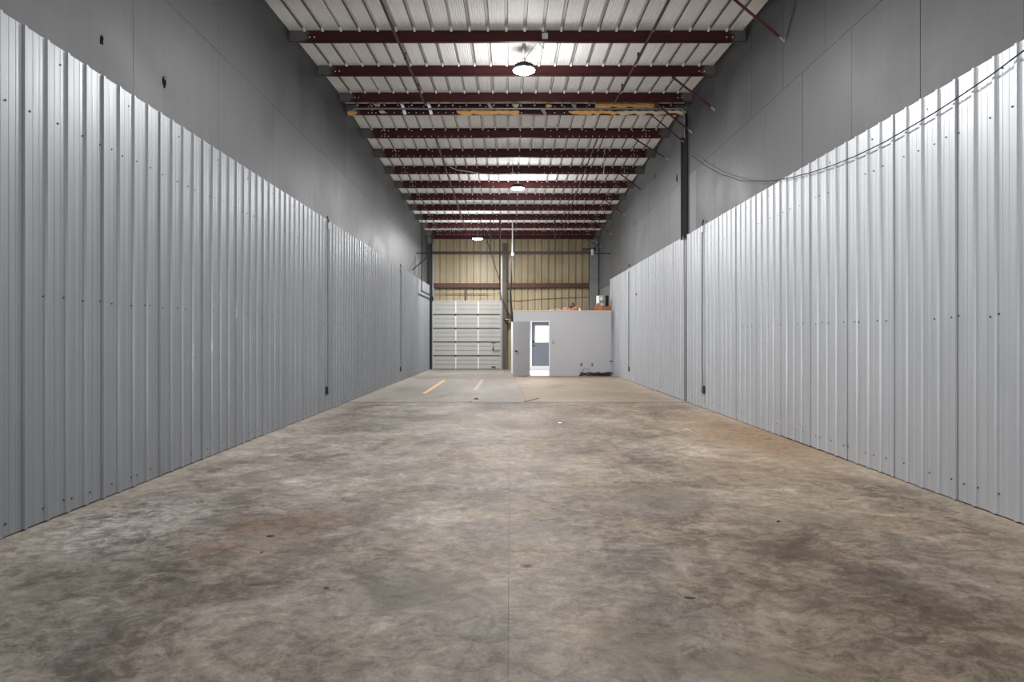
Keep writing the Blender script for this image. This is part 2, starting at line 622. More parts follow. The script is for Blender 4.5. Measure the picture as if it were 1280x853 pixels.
def sheet_mesh(name, mat, side, z1, keep=99):
    vs, fs = [], []
    pr = [p for p in sheet_profile(.004 if side > 0 else .011) if p[0] <= keep]
    for u, h in pr:
        for z in (0.012, z1):
            vs.append((h * side, u, z))
    for i in range(len(pr) - 1):
        a = 2 * i
        fs.append((a, a + 2, a + 3, a + 1) if side < 0 else (a, a + 1, a + 3, a + 2))
    return MB().add(vs, fs).mesh(name, mat, fix=False)


def screw_head(mb, p, ax, r=0.0085, t=0.006, n=6):
    """hex head with its axis along ax (x or y)"""
    vs = []
    for k, tt in ((0, 0), (1, 1)):
        for i in range(n):
            a = 2 * math.pi * i / n
            c, s = r * math.cos(a) * (1 if not k else .85), r * math.sin(a) * (1 if not k else .85)
            vs.append((p[0] + ax[0] * t * tt + (c if ax[0] == 0 else 0), p[1] + ax[1] * t * tt + (c if ax[1] == 0 and ax[0] != 0 else 0), p[2] + s))
    fs = [tuple(range(n, 2 * n))] + [(i, (i + 1) % n, (i + 1) % n + n, i + n) for i in range(n)]
    mb.add(vs, fs)


def board(parent, x0, x1, ya, yb, za, zbf):
    """one gypsum board; top follows the roof when zbf is None"""
    if zbf is None:
        poly = [(ya, za), (yb, za), (yb, deck(yb) - .01), (ya, deck(ya) - .01)]
        if ya < RIDGE < yb:
            poly = [(ya, za), (yb, za), (yb, deck(yb) - .01), (RIDGE, deck(RIDGE) - .012), (ya, deck(ya) - .01)]
    else:
        poly = [(ya, za), (yb, za), (yb, zbf), (ya, zbf)]
    MB().prism(poly, 'x', x0, x1).build('gypsum_board', M['drywall'] if ya < 13.5 else M['drywall_pale'] if x0 > 0 else M['drywall_sheen'], parent)


def side_wall(name, sgn):
    X, S, zt = (XL, SL, ZT_L) if sgn < 0 else (XR, SR, ZT_R)
    x0, x1 = sorted((X + sgn * .013, X + sgn * .16))
    w = MB().prism([(YB, -.06), (YF, -.06), (YF, deck(YF) + .1), (RIDGE, deck(RIDGE) + .1), (YB, deck(YB) + .1)], 'x', x0, x1).build(name, M['core'], kind='structure')
    bx = sorted((X, X + sgn * .0125))
    # boards: a lower row standing on the lining and an upper row to the roof, joints offset
    zj = 5.05 if sgn < 0 else 5.01
    G = 0.0022

    def row(y0, step, za, zbv, lo, hi, wide=()):
        y = y0
        while y > lo:
            y -= step
        i = 0
        while y < hi:
            a, b = max(y, lo), min(y + step, hi)
            if b - a > .05:
                g = .007 if any(a < q < b for q in wide) else G
                board(w, bx[0], bx[1], a + g, b - G, za, zbv)
            y += step
    if sgn < 0:
        row(6.28, 1.83, 3.55, zj - G, YB, YF - .02)
        row(8.10, 1.58, zj + G, None, YB, YF - .02)
    else:
        row(6.15, 1.24, 3.55, zj - G, YB, 14.18, (6.5, 8.9))
        row(8.02, 1.22, zj + G, None, YB, 14.18, (9.5, 11.6))
        row(14.56, 1.22, 3.55, zj - G, 14.50, YF - .02, (16,))
        row(14.56, 1.22, zj + G, 5.80 - G, 14.50, YF - .02, (18.5, 22))
        row(15.1, 1.22, 5.80 + G, None, 14.50, YF - .02)
    # corrugated lining, sheet by sheet
    side = -sgn
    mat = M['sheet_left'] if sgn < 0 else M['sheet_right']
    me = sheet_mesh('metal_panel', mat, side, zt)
    runs = [(4.72 - 11 * .9144, 28.68)] if sgn < 0 else [(5.60 - 11 * .9144, 14.20), (14.44, 25.1)]
    sc = MB()
    rows = (3.12, 1.74, 0.11) if sgn < 0 else (3.22, 1.61, 0.17)
    rr = random.Random(3 if sgn < 0 else 5)
    for a, b in runs:
        y = a
        while y < b - .2:
            keep = b - y
            m_ = me if keep > .93 else sheet_mesh('metal_panel', mat, side, zt, keep)
            link('metal_panel', m_, w, (S + side * rr.uniform(0, .003), y, rr.uniform(-.004, .004)), (0, 0, math.radians(rr.uniform(-.12, .12))))
            for k in range(4):
                for z in rows:
                    u = k * PITCH + rr.choice((.068, .072, .140, .205))
                    if u < keep and rr.random() > .12 and y + u > 2:
                        screw_head(sc, (S + side * .002, y + u, z + rr.uniform(-.012, .012)), (side, 0, 0))
                if k == 2 and y > 2 and keep > .6:
                    screw_head(sc, (S + side * .002, y + k * PITCH - .06, zt - .13), (side, 0, 0))
            y += .9144
    sc.build('screw', M['screw'], w, kind='stuff')
    return w


wall_left = side_wall('wall_left', -1)
wall_right = side_wall('wall_right', 1)


wbk = MB().box(XL - .16, -2.1, YB - .15, YB, -.06, deck(YB) + .1).box(2.3, XR + .16, YB - .15, YB, -.06, deck(YB) + .1).box(-2.1, 2.3, YB - .15, YB, 4.0, deck(YB) + .1)
wbk.build('wall_back', M['drywall'], kind='structure')  # opening left in the unseen rear wall for the added fill light

# torn holes knocked in the drywall above the lining
def torn_hole(wall, x, y, X, s, seed):
    c = PX(x, y, X)
    rr = random.Random(seed)
    inw = -1 if X > 0 else 1
    pts = []
    for i in range(11):
        a = 2 * math.pi * i / 11
        r = s * rr.uniform(.6, 1.25)
        pts.append((c.y + r * .55 * math.cos(a), c.z + r * math.sin(a)))
    MB().prism(pts, 'x', X - inw * .004, X + inw * .0015).build('torn_hole', M['dark'], wall)
    if X > 0:
        return
    flap = [(c.y - s * .1, c.z + s * 1.1), (c.y + s * .3, c.z + s * 1.15), (c.y + s * .4, c.z + s * .75), (c.y + s * .05, c.z + s * .7)]
    MB().add([(X + inw * (.002 + .02 * (i in (2, 3))), p[0], p[1]) for i, p in enumerate(flap)], [(0, 1, 2, 3)]).build('torn_flap', M['drywall'], wall)


torn_hole(wall_left, 127, 51, XL, .05, 1)
torn_hole(wall_left, 205, 103, XL, .065, 2)
torn_hole(wall_right, 846, 222, XR, .12, 4)
torn_hole(wall_right, 819, 220.5, XR, .06, 5)
torn_hole(wall_right, 793.5, 280, XR, .05, 6)

# the gap in the right lining at the ridge: dark column and a grey filler strip
MB().box(XR - .022, XR + .012, 14.20, 14.46, 0, 3.62).build('filler_strip', M['filler'], wall_right)
col = thing('steel_column', 'dark charcoal steel column rising between grey wall boards on the right', 'column', (3.86, 14.34, 0))
MB().box(-.01, .075, -.13, -.12, 3.63, 5.95).box(-.01, .075, .12, .13, 3.63, 5.95).build('flange', M['darksteel'], col)
MB().box(.045, .055, -.12, .12, 3.63, 5.95).build('web', M['black'], col)
MB().box(.02, .075, -.10, .05, 5.95, 6.42).build('upper_plate', M['black'], col)
MB().box(.043, .057, -.14, -.118, 0, 3.63).build('lower_edge', M['darksteel'], col)

# ------------------------------------------------------------------ ceiling
ceil = MB()
ceil.prism([(YB, deck(YB) + .05), (RIDGE, deck(RIDGE - .001) + .05), (RIDGE, deck(RIDGE - .001) + .12), (YB, deck(YB) + .12)], 'x', XL - .16, XR + .16)
ceil.prism([(RIDGE, deck(RIDGE) + .05), (YF + .1, deck(YF) + .05), (YF + .1, deck(YF) + .12), (RIDGE, deck(RIDGE) + .12)], 'x', XL - .16, XR + .16)
ceiling = ceil.build('ceiling', M['core'], kind='structure')

RP = 0.3070


def roof_sheet(y0, y1, x0, keep=99):
    pr = []
    for k in range(3):
        u = k * RP
        pr += [(u, 0), (u + .006, .045), (u + .056, .045), (u + .062, 0)]
        for q in (.095, .135, .175, .215, .255):
            pr += [(u + q, 0), (u + q + .004, .005), (u + q + .012, .005), (u + q + .016, 0)]
    pr += [(3 * RP, 0), (3 * RP + .01, .018)]
    pr = [p for p in pr if p[0] <= keep]
    vs, fs = [], []
    zz = (deck(y0 + .0001), deck(y1 - .0001))
    for u, h in pr:
        vs += [(u, y0, zz[0] + h), (u, y1, zz[1] + h)]
    for i in range(len(pr) - 1):
        a = 2 * i
        fs.append((a, a + 1, a + 3, a + 2))
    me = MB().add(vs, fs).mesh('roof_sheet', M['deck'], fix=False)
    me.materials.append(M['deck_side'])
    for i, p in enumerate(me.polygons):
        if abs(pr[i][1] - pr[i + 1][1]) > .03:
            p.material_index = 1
    return me


for y0, y1 in ((YB, RIDGE - .10), (RIDGE + .12, YF)):
    x = -3.475 - RP
    me = roof_sheet(y0, y1, 0)
    while x < XR:
        keep = XR - x
        m_ = me if keep > 3 * RP + .02 else roof_sheet(y0, y1, 0, keep)
        link('roof_sheet', m_, ceiling, (x, 0, R.uniform(0, .002)))
        x += 3 * RP
# ridge cap closing the slot between the two slopes
MB().prism([(RIDGE - .22, deck(RIDGE - .22) + .035), (RIDGE, deck(RIDGE - .01) + .045), (RIDGE + .24, deck(RIDGE + .24) + .035), (RIDGE + .24, deck(RIDGE + .24) + .04),
            (RIDGE, deck(RIDGE - .01) + .05), (RIDGE - .22, deck(RIDGE - .22) + .04)], 'x', XL, XR).build('ridge_cap', M['darksteel'], ceiling)

# ------------------------------------------------------------------ purlins
near_y = [9.16, 10.72, 12.28, 13.84]
far_y = [14.42] + [15.9 + 1.5 * i for i in range(9)]
ords = ['first', 'second', 'third', 'fourth', 'fifth', 'sixth', 'seventh', 'eighth', 'ninth', 'tenth', 'eleventh', 'twelfth', 'thirteenth', 'fourteenth']


def purlin(y, i, near):
    z = zb_near(y) if near else zb_far(y)
    if near:
        lab = {0: 'maroon purlin above the top edge of view, nearest of the roof', 1: 'nearest full maroon roof purlin, the one with the grey junction box',
               2: 'maroon roof purlin just behind the nearest lit lamp', 3: 'maroon roof purlin just in front of the torn insulation at the ridge'}[i]
    else:
        lab = {0: 'ridge purlin of dark maroon steel with torn tan insulation hanging across it', 1: 'first bolted maroon purlin beyond the ridge insulation'}.get(
            i, ords[i - 1] + ' bolted maroon purlin beyond the ridge insulation, counting away from it')
        if i == 9:
            lab = 'farthest maroon purlin, close to the tan end wall'
    t = thing('roof_purlin', lab, 'beam', (0, y, z), 'maroon roof purlins')
    xa, xb = XL + .004, XR - .004
    th, fl, lip = .006, .066, .018
    s = -1 if near else 1           # bottom flange towards the camera on the near slope, away on the far one
    MB().box(xa, xb, -th / 2, th / 2, 0, PD - .002).build('web', M['purlin'], t)
    b = sorted((0, s * fl))
    MB().box(xa, xb, b[0], b[1], 0, th).box(xa, xb, min(s * fl, s * (fl - .005)), max(s * fl, s * (fl - .005)), 0, lip).build('bottom_flange', M['purlin'], t)
    b = sorted((0, -s * fl))
    MB().box(xa, xb, b[0], b[1], PD - .002 - th, PD - .002).build('top_flange', M['purlin'], t)
    bo = MB()
    yb = -th / 2
    if near:
        for x in (-3.36, -3.28, 3.62, 3.72):
            screw_head(bo, (x, yb, .10), (0, -1, 0), .013, .008)
    else:
        for sd in (-1, 1):
            e = 3.2 if sd < 0 else 3.45
            for dx in (0, .085, .17):
                for dz in ((.035, .085, .17) if dx == .085 else (.035, .17)):
                    screw_head(bo, (sd * (e - dx), yb, dz), (0, -1, 0), .013, .008)
            k = .42
            while k < 2.4:
                screw_head(bo, (sd * (e - k), yb, .035), (0, -1, 0), .012, .008)
                if R.random() < .35:
                    screw_head(bo, (sd * (e - k), yb, .17), (0, -1, 0), .012, .008)
                k += .165
        for x in (-.55, .25, 1.0):
            screw_head(bo, (x, yb, .035), (0, -1, 0), .013, .008)
            screw_head(bo, (x, yb, .17), (0, -1, 0), .013, .008)
    bo.build('bolt', M['bolt'], t, kind='stuff')
    cl = MB()
    k = 0
    while -3.475 - RP + k * RP < XR - .12:
        x = -3.475 - RP + k * RP
        if x > XL + .02:
            cl.add([(x + .010, -.05, PD + .006), (x + .052, -.05, PD + .006), (x + .050, -.05, PD + .036), (x + .012, -.05, PD + .036),
                    (x + .012, -.012, PD - .028), (x + .046, -.012, PD - .028), (x + .05, .01, PD + .036), (x + .012, .01, PD + .036)],
                   [(0, 1, 2, 3), (0, 4, 5, 1), (4, 7, 6, 5), (0, 3, 7, 4), (1, 5, 6, 2), (3, 2, 6, 7)])
        k += 1
    cl.build('rib_closure', M['closure'], t, kind='stuff')
    return t


for i, y in enumerate(near_y):
    purlin(y, i, True)
for i, y in enumerate(far_y):
    purlin(y, i, False)
# eave strut on the end wall
t = thing('eave_strut', 'black-maroon eave strut along the top of the tan end wall', 'beam', (0, 28.52, zb_far(28.5) - .02))
MB().box(-3.45, 3.69, -.01, .01, 0, .2).build('web', M['purlin'], t)
MB().box(-3.45, 3.69, -.01, .09, -.01, 0).build('bottom_flange', M['purlin'], t)


# ------------------------------------------------------------------ sag angles along the roof
def sag(xa, ya, xb, yb, near, lab, clip):
    zf = zb_near if near else zb_far
    t = thing('sag_angle', lab, 'brace', (xa, ya, zf(ya) - .02), 'sag angles under the purlins')
    o = Vector(t.location)
    a, b = Vector((xa, ya, zf(ya) - .022)) - o, Vector((xb, yb, zf(yb) - .022)) - o
    MB().angle(a, b, .036, .006).build('steel_angle', M['maroon'], t)
    for c in clip:
        f = (c - ya) / (yb - ya)
        p = a.lerp(b, f)
        MB().box(p.x - .02, p.x + .02, p.y - .004, p.y + .004, p.z - .03, p.z + .10).build('clip', M['maroon'], t)


sag(-1.86, -1.0, -1.86, 13.88, True, 'long thin maroon sag angle on the left of the near roof slope', (11.3, 12.9))
sag(2.30, -1.0, 2.25, 13.88, True, 'long thin maroon sag angle on the right of the near roof slope', (11.3, 12.9))
sag(-1.86, 15.9, -1.86, 28.3, False, 'thin maroon sag angle on the left of the far roof slope', (18.2, 21.1))
sag(2.16, 15.9, 2.16, 28.3, False, 'thin maroon sag angle on the right of the far roof slope', (18.2, 21.1))


# ------------------------------------------------------------------ flange braces to the right wall
def brace(p0, p1, d, lab, thick=.042, tip=True):
    a, b = P(p0[0], p0[1], d), P(p1[0], p1[1], d)
    b.x = XR - .01
    t = thing('flange_brace', lab, 'brace', a, 'flange braces along the right wall')
    v = b - a
    MB().angle((0, 0, 0), v * .93, thick, .006, (0, 1, 0)).build('steel_angle', M['maroon'], t)
    if tip:
        MB().bar(v * .90, v, thick * .7, .012, (0, 1, 0)).build('end_plate', M['galv'], t)


brace((909, -8), (975, 52), 9.16, 'largest maroon flange brace at the top edge, nearest on the right wall')
brace((840, 96), (889, 138), 12.28, 'maroon flange brace on the right wall above the near side of the column')
brace((817, 127), (861, 166), 13.84, 'maroon flange brace ending beside the top of the dark column')
brace((811, 141), (856, 179), 14.42, 'thin maroon flange brace just behind the one at the column top', .03)
brace((786, 169), (829, 200), 15.9, 'first maroon flange brace beyond the dark column', .034)
brace((772, 215), (800, 239.5), 18.9, 'second maroon flange brace beyond the dark column', .038)
brace((753.5, 248), (777, 269), 21.9, 'third maroon flange brace beyond the dark column', .038)
brace((737, 272), (760, 293), 24.9, 'pale-ended flange brace above the tan end wall corner', .04)
brace((734, 299.5), (745, 309), 27.9, 'farthest short flange brace in the corner by the end wall', .04)

# ------------------------------------------------------------------ ridge: conduit, torn insulation, clips
pz = H + (CY - 136) / F * 14.22
pts = [(-3.50, 14.22, pz - .03), (-3.44, 14.22, pz)] + [(-3.44 + k * .9, 14.22, pz + .004 * math.sin(k * 2)) for k in range(1, 8)] + [(3.80, 14.22, pz), (3.86, 14.22, pz - .06), (3.87, 14.22, pz - .65)]
tag(MB().tube(pts, .021, 8).build('conduit_pipe', M['pipe'], smooth=True), 'long grey conduit pipe spanning under the ridge across the torn insulation', 'pipe')


def scrap(name, x0, x1, y0, y1, d, lab, mat, seed):
    """ragged torn insulation batt hanging between two picture heights"""
    rr = random.Random(seed)
    a, b = P(x0, y0, d), P(x1, y1, d)
    n = max(3, int((b.x - a.x) / .09))
    t0, t1 = a.z, b.z
    fr, bk = [], []
    for i in range(n + 1):
        x = a.x + (b.x - a.x) * i / n
        e = .0 if 0 < i < n else .025
        top, bot = t0 - rr.uniform(0, .03) * (i % 2) - e, t1 + rr.uniform(-.03, .03) + e
        bulge = rr.uniform(.02, .055)
        fr.append([(x, d, top), (x + rr.uniform(-.01, .01), d - bulge, (top * 2 + bot) / 3), (x, d - bulge * .8, (top + bot * 2) / 3), (x, d - .005, bot), (x, d + .03, (top + bot) / 2)])
    vs = [p for c in fr for p in c]
    fs = []
    for i in range(n):
        for k in range(5):
            k2 = (k + 1) % 5
            fs.append((i * 5 + k, i * 5 + k2, (i + 1) * 5 + k2, (i + 1) * 5 + k))
    fs += [tuple(range(5)), tuple(n * 5 + k for k in range(5))[::-1]]
    return tag(MB().add(vs, fs).build(name, mat, smooth=True), lab, 'insulation', 'torn insulation at the ridge')


scrap('insulation_scrap', 571, 649, 137, 143.6, 14.36, 'long torn tan insulation strip below the conduit, in the middle of the ridge', M['insul'], 1)
scrap('insulation_scrap', 711, 772, 137.4, 143.4, 14.36, 'torn tan insulation strip below the conduit, right of the middle', M['insul'], 2)
scrap('insulation_scrap', 772, 857, 137.4, 143.2, 14.36, 'torn insulation strip below the conduit at its right end', M['paper'], 3)
scrap('insulation_scrap', 744, 818, 127.6, 134.6, 14.30, 'torn tan insulation strip above the conduit on the right', M['insul'], 4)
scrap('insulation_scrap', 467, 475, 127, 134, 14.30, 'small pale insulation scrap above the conduit on the far left', M['paper'], 5)
scrap('insulation_scrap', 474, 482, 137.5, 142.8, 14.36, 'small pale insulation scrap below the conduit on the left', M['paper'], 6)
scrap('insulation_scrap', 435, 446, 137.5, 144.5, 14.36, 'brown insulation scrap where the conduit meets the left wall', M['insul'], 7)
scrap('insulation_scrap', 640, 649, 128.5, 134.6, 14.30, 'small square insulation scrap above the conduit, left of the lamp line', M['paper'], 8)
scrap('insulation_scrap', 682, 690, 129.5, 134.8, 14.30, 'small square insulation scrap above the conduit, right of the lamp line', M['insul'], 9)
for k, (x, lab) in enumerate(((504, 'left part of the ridge'), (537, 'left of the long strip'), (612, 'above the long insulation strip'), (680, 'right of the middle strip'), (717, 'near the right strips'))):
    y0, y1 = (127.5, 143) if k in (0, 1) else ((128, 135.5) if k in (2, 4) else (137, 143))
    a, b = P(x - 2.3, y0, 14.30), P(x + 2.3, y1, 14.36)
    tag(MB().bar((a.x, 14.28, a.z), (b.x, 14.38, b.z), .07, .004, (0, 1, 0)).build('ridge_clip', M['galv']),
        'galvanised ridge clip crossing the conduit, ' + lab, 'clip', 'ridge clips')


# ------------------------------------------------------------------ lamps
def high_bay(x, y, z, cord, lab, power=LAMP_W, up=ROOF_FILL_W):
    t = thing('high_bay_lamp', lab, 'lamp', (x, y, z), 'round high bay lamps')
    MB().lathe([(.185, .008), (.205, .012), (.205, .045), (.15, .06), (.10, .075), (.10, .135), (.06, .15), (.0, .15)], 28).build('housing', M['housing'], t, smooth=True)
    fins = MB()
    for k in range(16):
        a = 2 * math.pi * k / 16
        c, s = math.cos(a), math.sin(a)
        fins.bar((.10 * c, .10 * s, .09), (.175 * c, .175 * s, .075), .006, .055)
    fins.build('heat_sink', M['housing'], t)
    MB().lathe([(.05, -.035), (.14, -.022), (.195, .004), (.195, .012)], 28).build('lens', M['lens'], t, smooth=True)
    hk = [(.0, 0, .15)] + [(.025 * math.sin(q), 0, .18 + .025 * (1 - math.cos(q))) for q in [i * .6 for i in range(9)]]
    MB().tube(hk, .005, 6).build('hook', M['galv'], t, smooth=True)
    top = deck(y) - z
    MB().tube([(0, 0, .22), (0, 0, top)], .004, 6).build('hanger', M['galv'], t)
    if cord:
        MB().tube([Vector(c) - Vector((x, y, z)) for c in cord], .007, 6).build('cord', M['conduit'], t, smooth=True)
    l = bpy.data.lights.new('lamp_light', 'AREA')
    l.shape = 'DISK'
    l.size = .36
    l.energy = power
    l.color = (1.0, .99, .985)
    lo = bpy.data.objects.new('lamp_light', l)
    lo.location = (0, 0, -.05)
    lo.parent = t
    COL.objects.link(lo)
    if up:
        l2 = bpy.data.lights.new('roof_fill', 'POINT')  # extra light hung under the lens to lift the roof
        l2.shadow_soft_size = .40
        l2.energy = up
        l2.color = (1.0, .99, .985)
        lo2 = bpy.data.objects.new('roof_fill', l2)
        lo2.location = (0, 0, -.35)
        lo2.parent = t
        COL.objects.link(lo2)
    return t


L1 = P(655, 89, 11.5)
L2 = P(647, 236, 19.6)
L3 = P(597, 299, 25.2)
jb = P(681, 47, 10.70)
high_bay(L1.x, L1.y, L1.z, [(jb.x, 10.66, jb.z), (jb.x - .02, 10.75, jb.z - .16), (jb.x - .1, 11.1, L1.z + .35), (L1.x + .03, 11.45, L1.z + .22), (L1.x, L1.y, L1.z + .15)],
         'nearest lit round high bay lamp, large and glaring under the roof', LAMP_W, ROOF_FILL_W * .6)
high_bay(L2.x, L2.y, L2.z, [(L2.x - .12, 18.86, zb_far(18.9) + .05), (L2.x - .1, 19.2, L2.z + .3), (L2.x, L2.y, L2.z + .15)], 'middle lit round high bay lamp on the roof centre line')
high_bay(L3.x, L3.y, L3.z, None, 'farthest lit round high bay lamp, left of centre before the tan wall')
high_bay(.2, 6.0, deck(6.0) - .45, None, 'high bay lamp over the near floor, above the view', LAMP_W * .6, ROOF_FILL_W * .7)

t = thing('junction_box', 'small grey junction box on the nearest full purlin', 'box', (jb.x, 10.715, jb.z))
MB().bbox(-.05, .05, -.085, -.012, -.05, .05, .005).build('case', M['galv'], t)
MB().tube([(.01, -.03, .05), (.01, -.02, .2)], .011, 8).build('stub_pipe', M['galv'], t, smooth=True)
t = thing('ceiling_box', 'tiny dark wiring box with drop wire before the middle lamp', 'box', P(641, 217, 18.7))
MB().bbox(-.06, .06, -.04, .04, -.03, .03, .005).build('case', M['plate'], t)
MB().tube([(-.01, 0, .03), (-.012, -.3, .3), (-.02, -1.2, P(640, 172, 17.5).z - P(641, 217, 18.7).z)], .005, 6).build('drop_wire', M['white_cable'], t)

# white cables slung in the roof
pts = [P(556, 197, 18.5), P(558, 203, 18.5), P(563, 209, 18.55), P(572, 213, 18.6), P(586, 214.5, 18.7), P(600, 217.5, 18.75), P(620, 218.5, 18.75), P(640, 219, 18.75)]
tag(MB().tube(pts, .010, 6).build('slung_cable', M['white_cable'], smooth=True), 'white cable looping below a purlin left of the middle lamp', 'cable')
pts = [P(756, 181, 17.1), P(755.5, 205, 17.7), P(754.5, 219, 18.3), P(752.5, 229, 18.7)]
tag(MB().tube(pts, .008, 6).build('hanging_cord', M['white_cable'], smooth=True), 'thin white cord hanging by the right sag angle beyond the ridge', 'cable')
# ------------------------------------------------------------------ end wall
EX0, EX1, EZ = 0.93, 1.90, 2.16        # exterior door opening
wf = MB()
wf.box(XL - .16, EX0, YF + .06, YF + .16, -.06, deck(YF) + .1)
wf.box(EX1, XR + .16, YF + .06, YF + .16, -.06, deck(YF) + .1)
wf.box(EX0, EX1, YF + .06, YF + .16, EZ, deck(YF) + .1)
wall_end = wf.build('wall_end', M['core'], kind='structure')

TP = .3048


def tan_sheet(x0, z0, z1, n):
    pr = []
    for k in range(n):
        u = k * TP
        pr += [(u, 0), (u + .014, .032), (u + .042, .032), (u + .056, 0), (u + .13, 0), (u + .135, .004), (u + .15, .004), (u + .155, 0), (u + .215, 0), (u + .22, .004), (u + .235, .004), (u + .24, 0)]
    pr += [(n * TP, 0)]
    vs, fs = [], []
    for u, h in pr:
        vs += [(x0 + u, YF + h, z0), (x0 + u, YF + h, z1)]
    for i in range(len(pr) - 1):
        fs.append((2 * i, 2 * i + 2, 2 * i + 3, 2 * i + 1))
    o = MB().add(vs, fs).build('tan_metal_panel', M['tan'], wall_end, fix=False)
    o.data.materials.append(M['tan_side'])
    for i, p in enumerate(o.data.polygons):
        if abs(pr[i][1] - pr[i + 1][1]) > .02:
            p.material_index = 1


zt = deck(YF) - .03
for x0, n, z0 in ((-3.50, 3, 2.98), (-2.5856, 3, 2.98), (-1.6712, 3, 2.98), (-.7568, 1, 2.98), (-.452, 2, 0), (.1576, 3, 2.3), (1.072, 3, 2.3), (1.9864, 3, 2.3), (2.9008, 2, 2.3)):
    tan_sheet(x0, z0, zt, n)

# girts and door framing on the end wall
t = thing('wall_girt', 'rusty maroon girt crossing the tan end wall halfway up', 'beam', (0, 28.6, P(0, 357, 28.5).z))
MB().box(-3.42, 3.5, -.1, -.094, -.10, .10).build('web', M['rust'], t)
MB().box(-3.42, 3.5, -.1, .085, .094, .10).box(-3.42, 3.5, -.1, .085, -.10, -.094).build('flange', M['rust'], t)
t = thing('tie_rod', 'thin rusty rod with a short post above the sectional door', 'rod', P(582, 367.5, 28.6))
MB().bar((-1.45, 0, 0), (1.55, 0, 0), .012, .012).bar((-1.0, 0, 0), (1.0, 0, 0), .03, .022).build('rod', M['rust'], t)
MB().box(-.035, .035, -.02, .02, -.24, .24).build('post', M['brown_post'], t)

JL, JR = -3.473, -.392
t = thing('door_jamb_post', 'tall grey steel jamb post left of the sectional door', 'post', (-3.42, 28.52, 0), 'jamb posts of the sectional door')
MB().box(-.055, .035, -.02, .06, 0, 5.62).build('flange', M['trackgalv'], t)
MB().box(-.235, -.06, .05, .14, 0, 5.62).build('backing_plate', M['black'], t)
t = thing('door_jamb_post', 'brown steel jamb post right of the sectional door', 'post', (-.33, 28.52, 0), 'jamb posts of the sectional door')
MB().box(-.02, .16, -.06, .14, 0, 5.62).build('column', M['brown_post'], t)
MB().box(-.095, -.025, -.06, .02, 0, 5.05).build('flange', M['trackgalv'], t)
t = thing('corner_column', 'blue-grey steel column in the right corner of the end wall', 'column', (3.7, 28.5, 0))
MB().box(-.19, .2, -.10, -.085, 0, 5.75).build('flange', M['conduit'], t)
MB().box(-.005, .005, -.085, .18, 0, 5.75).build('web', M['darksteel'], t)

# sectional overhead door
door = link('door_1', None, None, (0, 28.50, 0), kind='structure', label='closed off-white sectional overhead door of five ribbed sections')
DX0, DX1 = JL, JR
DW = DX1 - DX0
SH = .61
zc = .015
for i in range(5):
    s = link('door_section', None, None, (0, 0, zc))
    # ribbed steel skin
    prof = [(0, 0), (.012, .03), (.03, .03), (.195, .03), (.202, .012), (.222, .012), (.229, .03), (.385, .03), (.392, .012), (.412, .012), (.419, .03), (.57, .03), (.59, .0)]
    vs, fs = [], []
    for z, h in prof:
        vs += [(DX0, .04 - h, z), (DX1, .04 - h, z)]
    for k in range(len(prof) - 1):
        fs.append((2 * k, 2 * k + 1, 2 * k + 3, 2 * k + 2))
    me = MB().add(vs, fs).mesh('door_section', M['doorpaint'], fix=False)
    s.data if False else None
    bpy.data.objects.remove(s)
    s = link('door_section', me, door, (0, 0, zc))
    for k in range(4):
        x = DX0 + .035 + (DW - .07) * k / 3
        w = .035 if k in (0, 3) else .030
        MB().bbox(x - w, x + w, -.012, .02, .012, .585, .004).build('stile', M['doorstile'], s)
        if i > 0:
            MB().bbox(x - .03, x + .03, -.03, -.008, -.05, .03, .005).build('hinge', M['darksteel'], s)
    MB().box(DX0, DX1, -.004, .03, -.022, .022).build('joint_seal', M['groove'], s)
    if i == 4:
        MB().box(DX0, DX1, -.02, .02, .585, .61).build('top_rail', M['doorstile'], s)
    if i == 0:
        MB().box(DX0, DX1, .0, .04, -.014, .004).build('bottom_seal', M['groove'], s)
        for x, z, w in ((-.75, .10, .09),):
            MB().bbox(x - w, x + w, -.03, -.01, z - .02, z + .02, .005).build('lift_handle', M['black'], s)
    if i == 1:
        MB().bbox(-.84, -.66, -.03, -.01, .56, .585, .005).build('lift_handle', M['darksteel'], s)
        lk = MB()
        lk.bbox(-.80, -.74, -.045, -.01, .26, .52, .006)
        lk.build('lock_bar', M['trackgalv'], s)
        MB().bbox(-.80, -.745, -.06, -.03, .22, .36, .006).build('lock_handle', M['darksteel'], s)
        MB().tube([(-.77, -.035, .24), (-.44, -.03, .26)], .008, 6).tube([(-.77, -.035, .16), (-.50, -.03, .19), (-.46, -.03, .17)], .008, 6).build('lock_rod', M['darksteel'], s)
    zc += SH

# tracks of the door: vertical beside it, curved and running back under the roof, with hangers
for x, lab in ((JL + .02, 'left steel track of the sectional door with its runner towards the viewer'), (JR - .03, 'right steel track of the sectional door with its runner towards the viewer')):
    t = thing('door_track', lab, 'track', (x, 28.42, 0), 'tracks of the sectional door')
    MB().box(-.03, .03, -.01, .03, 0, 3.05).build('vertical_track', M['trackgalv'], t)
    pp = [(0, 0.01, 3.05)] + [(0, -.25 + .26 * math.cos(a), 3.05 + .20 * math.sin(a)) for a in [i * math.pi / 12 for i in range(1, 7)]] + [(0, -3.55, 3.24)]
    MB().tube(pp, .032, 6).build('horizontal_track', M['darksteel'] if x < -2 else M['trackgalv'], t)
    top = zb_far(24.9) - 0
    MB().bar((0, -3.5, 3.24), (0, -3.5, top), .035, .006, (0, 1, 0)).build('hanger_strap', M['darksteel'], t)
    if x < -2:
        MB().bar((0, -3.5, 3.55), (.18, -1.2, zb_far(27.3)), .03, .006, (1, 0, 0)).build('brace_strap', M['darksteel'], t)
    else:
        MB().bar((0, -3.5, 3.65), (-.75, -3.5, top), .03, .006, (0, 1, 0)).build('brace_strap', M['darksteel'], t)

